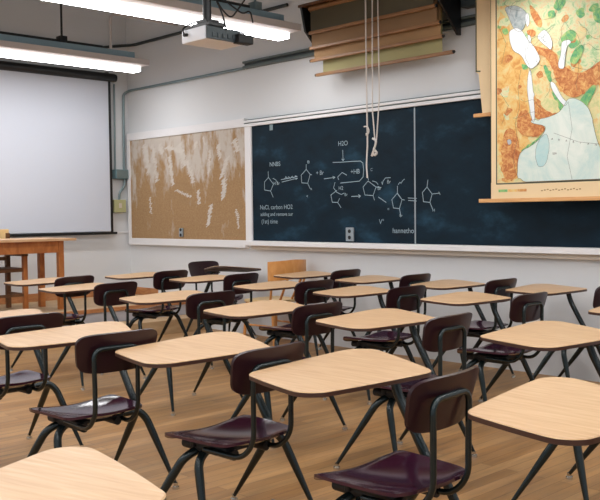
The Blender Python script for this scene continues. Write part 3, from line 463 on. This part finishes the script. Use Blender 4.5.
# ------------------------------------------------------------------ projector on its pole
PX, PY, PZ = -4.80, 3.75, 2.50
pj = thing('projector', 'white projector with dark rear panel hanging from a black pole', 'projector', (PX, PY, PZ))
bm = bmesh.new(); box(bm, -.28, -.012, 0, .36, 0, .095, .012); build('body', bm, M['white'], pj, 35)
bm = bmesh.new(); box(bm, -.012, .004, .008, .30, .004, .09, .004)
for k in range(5): box(bm, .004, .010, .05+k*.045, .082+k*.045, .02, .05, .002)
build('rear_panel', bm, M['dark'], pj)
bm = bmesh.new(); box(bm, -.02, .05, .25, .385, -.004, .06, .01); build('cable_block', bm, M['rubber'], pj)
bm = bmesh.new(); tube(bm, [(-.28, .26, .048), (-.315, .26, .048)], .032, 18); build('lens', bm, M['rubber'], pj, 40)
bm = bmesh.new(); box(bm, -.012, -.006, 0, 0, 0, 0)
bm.clear(); tube(bm, [(-.21, -.002, .055), (-.21, -.03, .05)], .012, 10); build('side_knob', bm, M['rubber'], pj, 40)
bm = bmesh.new(); box(bm, -.19, .0, .02, .17, .095, .125, .006); box(bm, -.16, -.04, .04, .15, .125, .15, .006); build('mount_plate', bm, M['black'], pj)
bm = bmesh.new(); tube(bm, [(-.10, .09, .15), (-.10, .09, ZC-PZ)], .030, 14); build('pole', bm, M['black'], pj, 40)
for pth in ([(-.10, .11, .5), (-.05, .2, .3), (0, .33, .21), (.0, .40, .25), (-.02, .44, .17)], [(-.10, .11, .42), (-.06, .17, .25), (0, .22, .16), (.0, .34, .3), (-.02, .38, .34)], [(-.08, .11, .36), (-.02, .16, .2), (.01, .17, .08)], [(-.1, .07, .15), (-.2, .03, .14), (-.26, -.01, .10), (-.22, -.02, .06)]):
    bm = bmesh.new(); tube(bm, fillet(pth, .05), .006, 7); build('cable', bm, M['rubber'], pj, 60)

# ------------------------------------------------------------------ maps over the chalkboard
rk = thing('map_bracket_board', 'dark board and brackets holding the rolled maps high on the wall', 'bracket', (0, 0, 0))
bm = bmesh.new(); box(bm, -6.05, -4.28, 5.82, 6.12, 3.235, 3.26, .005); build('header_board', bm, M['oakdark'], rk)
for x in (-6.018, -4.45):
    bm = bmesh.new()
    prof = [(5.83, 3.235), (6.12, 3.235), (YW-.066, 3.10), (YW-.066, 2.78), (6.13, 2.78), (5.88, 3.02)]
    a = [bm.verts.new((x-.012, y, z)) for y, z in prof]; b = [bm.verts.new((x+.012, y, z)) for y, z in prof]
    bm.faces.new(a); bm.faces.new(b[::-1])
    for i in range(6): bm.faces.new((a[i], b[i], b[(i+1) % 6], a[(i+1) % 6]))
    build('bracket', bm, M['black'], rk)
def rolled(label, x0, x1, y, z0, z1, m, rodl, rodr, tilt=0.):
    t = thing('rolled_map', label, 'wall map', (0, y, 0), 0, 'rolled maps above the chalkboard')
    bm = bmesh.new()
    rows = [[Vector((x0+(x1-x0)*i/14, .006*math.sin(i*1.3)+tilt*(z-z0), z)) for i in range(15)] for z in [z0+(z1-z0)*k/8 for k in range(9)]]
    shell(bm, rows, lambda p: Vector((0, -1, 0)), .003); build('map_sheet', bm, m, t, 60)
    bm = bmesh.new(); box(bm, rodl, rodr, -.014, .014, z0-.026, z0+.004, .005); build('bottom_rod', bm, M['rod'], t)
    for e in (rodl, rodr):
        bm = bmesh.new(); tube(bm, [(e-.012, 0, z0-.011), (e+.012, 0, z0-.011)], .014, 12); build('rod_end', bm, M['rubber'], t, 40)
    bm = bmesh.new(); tube(bm, [(x0-.01, 0+tilt*(z1-z0), z1), (x1+.01, 0+tilt*(z1-z0), z1)], .022, 14); build('roller', bm, M['rod'], t, 40)
rolled('olive rolled map with dark rod, topmost of the hanging stack', -5.935, -4.50, 5.875, 3.0, 3.213, M['olive'], -5.95, -4.48)
rolled('brown rolled map hanging just below the olive one', -5.97, -4.5, 5.92, 2.87, 3.213, M['brown'], -5.99, -4.47)
rolled('tan rolled map showing a wide band above the sage green one', -5.985, -4.50, 5.97, 2.765, 3.213, M['tan'], -6.03, -4.48)
rolled('sage green rolled map, lowest of the hanging stack', -5.93, -4.53, 6.03, 2.635, 3.213, M['sage'], -6.02, -4.42)
def cord(label, path, r=.0065, extra=()):
    t = thing('pull_cord', label, 'cord', path[0], 0, 'pull cords of the maps')
    o = Vector(path[0])
    bm = bmesh.new(); tube(bm, [Vector(p)-o for p in fillet(path, .03, 3)], r, 7); build('cord', bm, M['cord'], t, 60)
    for nm, pth, rr in extra:
        bm = bmesh.new(); tube(bm, [Vector(p)-o for p in fillet(pth, .03, 4)], rr, 7); build(nm, bm, M['cord'], t, 60)
cy = 5.837
cord('long white pull cord hanging straight down over the chalkboard', [(-5.213, cy, 3.234), (-5.208, cy, 2.4), (-5.203, cy, 1.9), (-5.218, cy, 1.72), (-5.208, cy, 1.61)], .007,
     [('cord_hook', [(-5.233, cy-.01, 2.06), (-5.183, cy-.02, 2.06), (-5.163, cy-.02, 2.01), (-5.198, cy-.02, 1.975), (-5.208, cy-.01, 2.0)], .006)])
cord('looped white pull cord knotted at its lower end over the chalkboard', [(-5.133, cy, 3.234), (-5.143, cy, 2.2), (-5.118, cy, 1.95), (-5.107, cy, 1.90), (-5.097, cy, 1.95), (-5.062, cy, 2.3), (-5.072, cy, 3.234)], .006,
     [('knot', [(-5.133, cy-.01, 1.95), (-5.082, cy-.02, 1.93), (-5.102, cy-.02, 1.87), (-5.133, cy, 1.86), (-5.082, cy-.01, 1.82), (-5.123, cy, 1.80), (-5.138, cy, 1.83), (-5.102, cy-.02, 1.87), (-5.153, cy, 1.80)], .010)])
t = thing('wall_bracket', 'dark bracket beside the rolled maps under the top edge of the photo', 'bracket', (-4.32, YW, 3.1))
bm = bmesh.new(); box(bm, -.10, .12, -.10, 0, -.1, .35, .01); build('bracket_plate', bm, M['dark'], t)
bm = bmesh.new(); box(bm, .12, .2, -.09, 0, -.08, .35, .01); build('bracket_arm', bm, M['oakdark'], t)

# the big pulled down map
ZR = 3.42
bmx = thing('hanging_map', 'large coloured wall map of lands around a pale sea, on a wooden rod', 'wall map', (0, 0, 0))
ML, MR, MZ0, MZ1 = -4.005, -2.35, 1.40, ZR
MY = 5.955
bm = bmesh.new(); box(bm, ML, MR, MY, MY+.006, MZ0, MZ1); build('paper_sheet', bm, M['cream'], bmx)
bm = bmesh.new(); names = ['sheet'] + [k for k in MAPM if k != 'sheet']
IL, IR, IZ0, IZ1 = -3.945, MR-.06, 1.525, MZ1-.05
f = bm.faces.new([bm.verts.new(p) for p in ((IL, MY-.0006, IZ0), (IR, MY-.0006, IZ0), (IR, MY-.0006, IZ1), (IL, MY-.0006, IZ1))])
from mathutils.geometry import tessellate_polygon
rnd = random.Random(5)
def clip(poly):
    for ax, lim, sg in ((0, IL, 1), (0, IR, -1), (1, IZ0, 1), (1, IZ1, -1)):
        out = []
        for a, b in zip(poly, poly[1:]+poly[:1]):
            da, db = (a[ax]-lim)*sg, (b[ax]-lim)*sg
            if da >= 0: out.append(a)
            if (da >= 0) != (db >= 0):
                s = da/(da-db); out.append((a[0]+(b[0]-a[0])*s, a[1]+(b[1]-a[1])*s))
        poly = out
        if not poly: return []
    return poly
def rough(poly, amp):
    out = []
    for a, b in zip(poly, poly[1:]+poly[:1]):
        L = math.hypot(b[0]-a[0], b[1]-a[1]); n = max(1, int(L/.02)); nx, nz = -(b[1]-a[1])/max(L, 1e-6), (b[0]-a[0])/max(L, 1e-6)
        for k in range(n):
            s = k/n; j = rnd.uniform(-amp, amp) if k else 0
            out.append((a[0]+(b[0]-a[0])*s+nx*j, a[1]+(b[1]-a[1])*s+nz*j))
    return out
def swell(P, k):
    cx = sum(p[0] for p in P)/len(P); cz = sum(p[1] for p in P)/len(P)
    return [(cx+(p[0]-cx)*k, cz+(p[1]-cz)*k) for p in P]
def chaikin(P):
    for _ in range(2):
        Q = []
        for a, b in zip(P, P[1:]+P[:1]):
            Q += [(a[0]*.78+b[0]*.22, a[1]*.78+b[1]*.22), (a[0]*.22+b[0]*.78, a[1]*.22+b[1]*.78)]
        P = Q
    return P
def blot(cx, cz, r):
    n = 7; return [(cx+r*rnd.uniform(.5, 1.4)*math.cos(2*PI*k/n), cz+r*rnd.uniform(.5, 1.4)*math.sin(2*PI*k/n)) for k in range(n)]
land = MAP[:2]; over = MAP[2:]
for k in range(110):
    cx, cz = rnd.uniform(IL, IL+1.0), rnd.uniform(IZ0, IZ1)
    ne = (cz-2.55)+(cx+3.6)*.6 > 0
    kd = rnd.choice(['lowland', 'steppe', 'sheet', 'lowland', 'highland'] if ne else ['sheet', 'highland', 'plain', 'steppe', 'plain'])
    land = land + [(kd, blot(cx, cz, rnd.uniform(.012, .05)))]
lines = []
for i, (kind, poly) in enumerate(land+over):
    P = clip(rough(chaikin(swell(poly, 1.14 if kind in ('sea_white', 'lowland') else 1.06)), .016 if kind in ('highland', 'lowland', 'steppe') else .011))
    if len(P) < 3: continue
    y = MY-.0008-.00004*i
    vs = [bm.verts.new((x, y, z)) for x, z in P]
    for tri in tessellate_polygon([[Vector((x, z, 0)) for x, z in P]]):
        try: bm.faces.new([vs[k] for k in tri]).material_index = names.index(kind)
        except ValueError: pass
    if kind.startswith('sea') or kind == 'lake': lines.append(P+[P[0]])
INK = len(names)
for P in lines: ribbon(bm, P, .0022, MY-.0065, INK)
riv = [[(-3.73, 2.38), (-3.755, 2.25), (-3.74, 2.1), (-3.78, 1.98), (-3.76, 1.85), (-3.80, 1.72), (-3.78, 1.6)], [(-3.93, 2.75), (-3.86, 2.6), (-3.9, 2.45)], [(-3.93, 2.25), (-3.84, 2.12), (-3.9, 1.98)], [(-3.45, 1.88), (-3.25, 1.80), (-3.0, 1.76)], [(-3.33, 2.1), (-3.3, 1.9), (-3.34, 1.7), (-3.3, 1.53)], [(-3.5, 3.1), (-3.42, 2.95), (-3.3, 2.85), (-3.2, 2.9)]]
for k in range(26):
    x, z = rnd.uniform(IL+.02, IL+.75), rnd.uniform(IZ0+.35, IZ1-.1); a = rnd.uniform(0, 2*PI); L = []
    if x > -3.62 and z < 2.15: continue
    for q in range(9):
        L.append((x, z)); a += rnd.uniform(-.7, .7); x = min(max(x+.028*math.cos(a), IL+.005), IR); z = max(z+.028*math.sin(a), IZ0+.01)
    riv.append(L)
for L in riv: ribbon(bm, L, .002, MY-.0065, INK)
build('printed_map', bm, [MAPM[k] for k in names]+[M['ink']], bmx)
bm = bmesh.new()
for a, b in (((IL-.008, IZ0-.008), (IL-.008, IZ1)), ((IL-.008, IZ0-.008), (IR, IZ0-.008))): ribbon(bm, [a, b], .011, MY-.0007)
ribbon(bm, [(ML+.002, MZ0+.13), (ML+.002, MZ1)], .004, MY-.0007)
build('map_border', bm, M['ink'], bmx)
for k, kind in enumerate(('lowland', 'plain', 'highland')):
    bm = bmesh.new(); box(bm, -3.935+k*.085, -3.855+k*.085, MY-.0015, MY, 1.452, 1.472); build('legend_bar', bm, MAPM[kind], bmx)
for i, ch in enumerate('ARABIAN'): letters('map_lettering', ch, -3.47+i*.058, MY-.0065, 1.83-.011*i, .016, M['ink'], bmx)
letters('map_lettering', 'SEA', -3.46, MY-.0065, 1.72, .016, M['ink'], bmx)
bm = bmesh.new()
for k in range(14): box(bm, -3.56+k*.024, -3.56+k*.024+.015, MY-.001, MY, 1.45+.004*(k % 3), 1.458+.004*(k % 3))
build('legend_lettering', bm, M['tan'], bmx)
bm = bmesh.new(); box(bm, ML-.11, MR+.1, MY-.012, MY+.018, 1.372, 1.402, .005); build('bottom_rod', bm, M['mapwood'], bmx)
bm = bmesh.new(); tube(bm, [(ML-.1, MY+.02, MZ1+.01), (MR+.1, MY+.02, MZ1+.01)], .035, 16); build('roller', bm, M['rod'], bmx, 40)
for x in (ML-.03, MR+.03):
    bm = bmesh.new(); box(bm, x-.012, x+.012, MY-.01, YW, MZ1-.01, MZ1+.05, .003); build('roller_bracket', bm, M['black'], bmx)
# the second map behind it
b2 = thing('hanging_map', 'narrow strip of a second wall map behind the coloured one', 'wall map', (0, 6.08, 0))
bm = bmesh.new()
pl = [(-4.235, 3.345), (-2.6, 3.345), (-2.6, 2.10), (-4.17, 2.10), (-4.205, 2.42), (-4.235, 2.44)]
vs = [bm.verts.new((x, 0, z)) for x, z in pl]; vb = [bm.verts.new((x, .004, z)) for x, z in pl]
bm.faces.new(vs); bm.faces.new(vb[::-1])
for i in range(6): bm.faces.new((vs[i], vb[i], vb[(i+1) % 6], vs[(i+1) % 6]))
build('paper_sheet', bm, M['cream'], b2)
bm = bmesh.new(); ribbon(bm, [(-4.228, 3.34), (-4.228, 2.445), (-4.19, 2.44)], .012, -.0008); build('map_border', bm, M['ink'], b2)
bm = bmesh.new(); box(bm, -4.25, -2.5, -.014, .014, 2.07, 2.10, .005); build('bottom_rod', bm, M['mapwood'], b2)
bm = bmesh.new(); tube(bm, [(-4.25, .01, 3.355), (-2.5, .01, 3.355)], .03, 14); build('roller', bm, M['rod'], b2, 40)

# ------------------------------------------------------------------ teacher's table and chair on the platform
tt = thing('teacher_table', "orange oak teacher's table with a pale top on the platform", 'table', (-8.79, 3.6, .31))
bm = bmesh.new(); box(bm, -.31, .31, -1.2, 1.23, .735, .762, .004); build('tabletop', bm, M['oaktop'], tt)
bm = bmesh.new(); box(bm, .21, .235, -1.1, 1.1, .61, .735); box(bm, -.235, -.21, -1.1, 1.1, .61, .735); box(bm, -.21, .21, 1.075, 1.1, .61, .735); box(bm, -.21, .21, -1.1, -1.075, .61, .735); build('apron', bm, M['oak'], tt)
for x in (-.215, .215):
    for y in (-1.085, 1.085):
        bm = bmesh.new(); box(bm, x-.03, x+.03, y-.03, y+.03, 0, .735, .004); build('leg', bm, M['oak'], tt)
ch = thing('armchair', "pale backed wooden armchair tucked behind the teacher's table", 'chair', (-8.98, 4.15, .31))
bm = bmesh.new(); box(bm, -.22, .20, -.25, .25, .41, .45, .01); build('seat', bm, M['oakdark'], ch)
for x, z1, nm in ((.19, .60, 'leg'), (-.21, .82, 'leg')):
    for y in (-.235, .235):
        bm = bmesh.new(); box(bm, x-.024, x+.024, y-.024, y+.024, 0, z1, .004); build(nm, bm, M['oak'] if x > 0 else M['oakdark'], ch)
bm = bmesh.new(); box(bm, -.235, -.19, -.255, .255, .72, .862, .012); build('back_rail', bm, M['blond'], ch)
bm = bmesh.new(); box(bm, -.225, -.195, -.22, .22, .52, .56, .004); build('back_rail', bm, M['oakdark'], ch)
for y in (-.235, .235):
    bm = bmesh.new(); box(bm, -.2, .22, y-.03, y+.03, .575, .60, .006); build('armrest', bm, M['oakdark'], ch)
bm = bmesh.new(); box(bm, .18, .2, -.22, .22, .15, .18); box(bm, -.21, .19, .225, .245, .15, .18); build('stretcher', bm, M['oakdark'], ch)

# wooden side chair by the chalkboard
wc = thing('wooden_chair', 'honey coloured wooden chair with a wide curved back below the chalkboard', 'chair', (-6.56, 5.93, 0))
bm = bmesh.new()
prism(bm, rounded([(-.22, -.23), (.20, -.21), (.20, .21), (-.22, .23)], .05), .43, .455, lip=.006); build('seat', bm, M['blond'], wc, 40)
bm = bmesh.new()
rows = []
for k in range(5):
    z = .655+.19*k/4
    rows.append([Vector((.17+.16*math.cos(a)*1.0, .25*math.sin(a), z+.012*(1-abs(a)))) for a in [-1.45+2.9*i/16 for i in range(17)]])
shell(bm, rows, lambda p: Vector((p.x-.17, p.y, 0)).normalized(), .024); build('curved_back', bm, M['honey'], wc, 50)
for x, y, xx, yy in ((-.18, -.19, -.22, -.22), (-.18, .19, -.22, .22), (.17, -.17, .22, -.2), (.17, .17, .22, .2)):
    bm = bmesh.new(); tube(bm, [(xx, yy, 0), (x, y, .435)], [.014, .02], 10); build('leg', bm, M['honey'], wc, 40)
for a in (-1.2, -.4, .4, 1.2):
    bm = bmesh.new(); tube(bm, [(.14+.04*math.cos(a), .2*math.sin(a), .45), (.17+.148*math.cos(a), .238*math.sin(a), .67)], .012, 8); build('back_post', bm, M['honey'], wc, 40)
bm = bmesh.new(); tube(bm, [(-.2, -.205, .2), (.195, -.185, .2)], .01, 8); tube(bm, [(-.2, .205, .2), (.195, .185, .2)], .01, 8); build('stretcher', bm, M['honey'], wc, 40)

# ------------------------------------------------------------------ combination desks
QS = [(-.178, -.297), (.253, -.404), (.274, .204), (-.335, .485)]
OFF = (-.325, .085)
def desktop_mesh(sc):
    bm = bmesh.new()
    pts = [(p[0]*sc, p[1]*sc) for p in rounded(QS, .085, .012)]
    prism(bm, pts, .7225, .74, 1, 0, 2, .003)
    o = build('desktop', bm, [M['lam'], M['edge'], M['under']], None, 35); me = o.data; bpy.data.objects.remove(o); return me
def proto(name, fn, m, smooth=40):
    bm = bmesh.new(); fn(bm); o = build(name, bm, m, None, smooth); me = o.data; bpy.data.objects.remove(o); return me
def sq(a, b):      # unit square -> rounded square
    n = 5.; s = (abs(a)**n+abs(b)**n)**(1/n); mx = max(abs(a), abs(b))
    k = mx/s if s > 1e-9 else 1
    return a*k, b*k
def seat_fn(bm):
    rows = []; N = 18
    for i in range(N+1):
        r = []
        for j in range(N+1):
            a, b = sq(-1+2*i/N, -1+2*j/N)
            u = a*.205; v = b*.205*(1-.07*a)
            d = max(abs(a), abs(b))
            z = .446-.018*(1-min(1, (a*a*.9+b*b))) + .010*b*b
            if a < -.7: z -= .035*((-.7-a)/.3)**2
            if a > .75: z += .014*((a-.75)/.25)**2
            r.append(Vector((u, v, z)))
        rows.append(r)
    shell(bm, rows, lambda p: Vector((0, 0, 1)), .011)
def back_fn(bm):
    rows = []; N = 16
    for i in range(N+1):
        r = []
        for j in range(N+1):
            a, b = sq(-1+2*i/N, -1+2*j/N)
            z = .720+a*.086; v = .040+b*(.196+.014*a)
            u = .222+.02*a - .04*b*b
            r.append(Vector((u, v, z)))
        rows.append(r)
    shell(bm, rows, lambda p: Vector((-1, 0, .25)).normalized(), .012)
def support_fn(bm):
    p = fillet([(-.02, -.10, .398), (.18, -.10, .395), (.242, -.10, .46), (.243, -.10, .60), (.246, -.105, .742), (.246, .110, .742), (.243, .110, .60), (.242, .110, .46), (.18, .110, .395), (-.02, .12, .398)], .045, 6)
    tube(bm, p, .0105, 10)
    for v in (-.05, .07): tube(bm, [(.246, v, .742), (.222, v, .742)], .006, 8)
def chassis_fn(bm):
    tube(bm, [(-.18, -.085, .390), (.12, -.085, .390)], .021, 14); tube(bm, [(-.15, .08, .392), (.12, .08, .392)], .018, 12)
    box(bm, -.12, .10, -.11, .12, .398, .4135, .004)
    for u, v in ((-.1, -.11), (.08, .12)): tube(bm, [(u, v, .39), (u, v, .4145)], .012, 10)
def leg_path(k):
    return {'fl': [(-.095, .10, .376), (-.095, -.09, .376), (-.12, -.145, .345), (-.30, -.25, .022)],
            'rl': [(-.06, .10, .376), (-.06, -.08, .376), (-.052, -.125, .335), (.03, -.155, .022)],
            'fr': [(-.095, .10, .376), (-.095, .30, .376), (-.125, .325, .345), (-.385, .345, .022)],
            'rr': [(-.06, .10, .376), (-.06, .30, .376), (-.045, .335, .335), (.065, .42, .022)]}[k]
def leg_fn(k):
    def fn(bm):
        P = fillet(leg_path(k), .07, 6); n = len(P); L = [0]
        for a, b in zip(P, P[1:]): L.append(L[-1]+(b-a).length)
        tube(bm, P, [0.0178 if t/L[-1] < .55 else .0178-.0095*((t/L[-1]-.55)/.45) for t in L], 12)
    return fn
# densify the long straight leg run so that it tapers evenly
_lp = leg_path
def leg_path(k):
    P = [Vector(p) for p in _lp(k)]; a, b = P[-2], P[-1]
    return [tuple(p) for p in P[:-1]] + [tuple(a+(b-a)*s) for s in (.35, .65, .85, 1.)]
def glide_fn(k):
    x, y, z = leg_path(k)[-1]
    def fn(bm):
        tube(bm, [(x, y, .03), (x, y, .012)], .0105, 12); tube(bm, [(x, y, .012), (x, y, 0)], [.017, .018], 14)
    return fn
def column_fn(bm):
    p = fillet([(-.078, .285, .376), (-.11, .31, .41), (-.23, .285, .64), (-.25, .28, .7225)], .05, 6); tube(bm, p, .018, 12)
    box(bm, -.31, -.19, .22, .325, .712, .723, .003)
ME = {'desktop': desktop_mesh(1.), 'small': desktop_mesh(.92), 'corner': desktop_mesh(.85), 'seat': proto('seat', seat_fn, M['seat'], 60), 'back': proto('backrest', back_fn, M['back'], 60),
      'sup': proto('back_support', support_fn, M['tube']), 'cha': proto('seat_bracket', chassis_fn, M['rubber']), 'col': proto('desk_column', column_fn, M['tube'])}
for k in ('fl', 'rl', 'fr', 'rr'):
    ME['leg'+k] = proto('leg', leg_fn(k), M['tube']); ME['gl'+k] = proto('glide', glide_fn(k), M['chrome'])
def desk(x, y, rz, label, small=True, tilt=None):
    turn = max(0., min(.13, (x+3.6)*.09))
    t = thing('combination_desk', label, 'school desk', (x, y, 0), rz, 'combination desks with attached seats')
    d = inst('desktop', ME[small if isinstance(small, str) else 'small' if small else 'desktop'], t, (OFF[0], OFF[1], 0))
    if tilt:
        d.rotation_euler = tilt[0]; d.location = (OFF[0]+tilt[1][0], OFF[1]+tilt[1][1], tilt[1][2])
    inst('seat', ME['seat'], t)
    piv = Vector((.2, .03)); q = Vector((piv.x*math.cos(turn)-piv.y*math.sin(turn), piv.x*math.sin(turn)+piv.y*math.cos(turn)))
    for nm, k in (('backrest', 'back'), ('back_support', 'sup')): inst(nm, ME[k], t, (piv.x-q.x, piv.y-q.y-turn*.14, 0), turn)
    inst('seat_bracket', ME['cha'], t); inst('desk_column', ME['col'], t)
    for k in ('fl', 'rl', 'fr', 'rr'):
        l = inst('leg', ME['leg'+k], t); inst('glide', ME['gl'+k], l)
    return t
for args in DESKS: desk(*args)

# ------------------------------------------------------------------ light and camera
w = bpy.data.worlds.new('daylight'); S.world = w; w.use_nodes = True
w.node_tree.nodes['Background'].inputs['Color'].default_value = (.86, .93, 1, 1)
w.node_tree.nodes['Background'].inputs['Strength'].default_value = WORLD
cam = bpy.data.cameras.new('camera'); co = bpy.data.objects.new('camera', cam); C.objects.link(co)
cam.sensor_width = 36; cam.lens = 36*883.616/600; cam.clip_end = 60
rt = Vector((.6931091771, .7207351515, -.0118536931)); dn = Vector((.0212009866, -.0368201653, -.9990969891)); fw = Vector((-.7205207447, .6922319820, -.0408006908))
m3 = Matrix((rt, -dn, -fw)).transposed()
co.matrix_world = Matrix.Translation((0, 0, 1.3)) @ m3.to_4x4()
S.camera = co
S.view_settings.view_transform = 'Standard'; S.view_settings.look = 'None'; S.view_settings.gamma = 1; S.view_settings.use_curve_mapping = False
S.view_settings.exposure = EXPO
S.cycles.use_denoising = True
S.cycles.max_bounces = 8
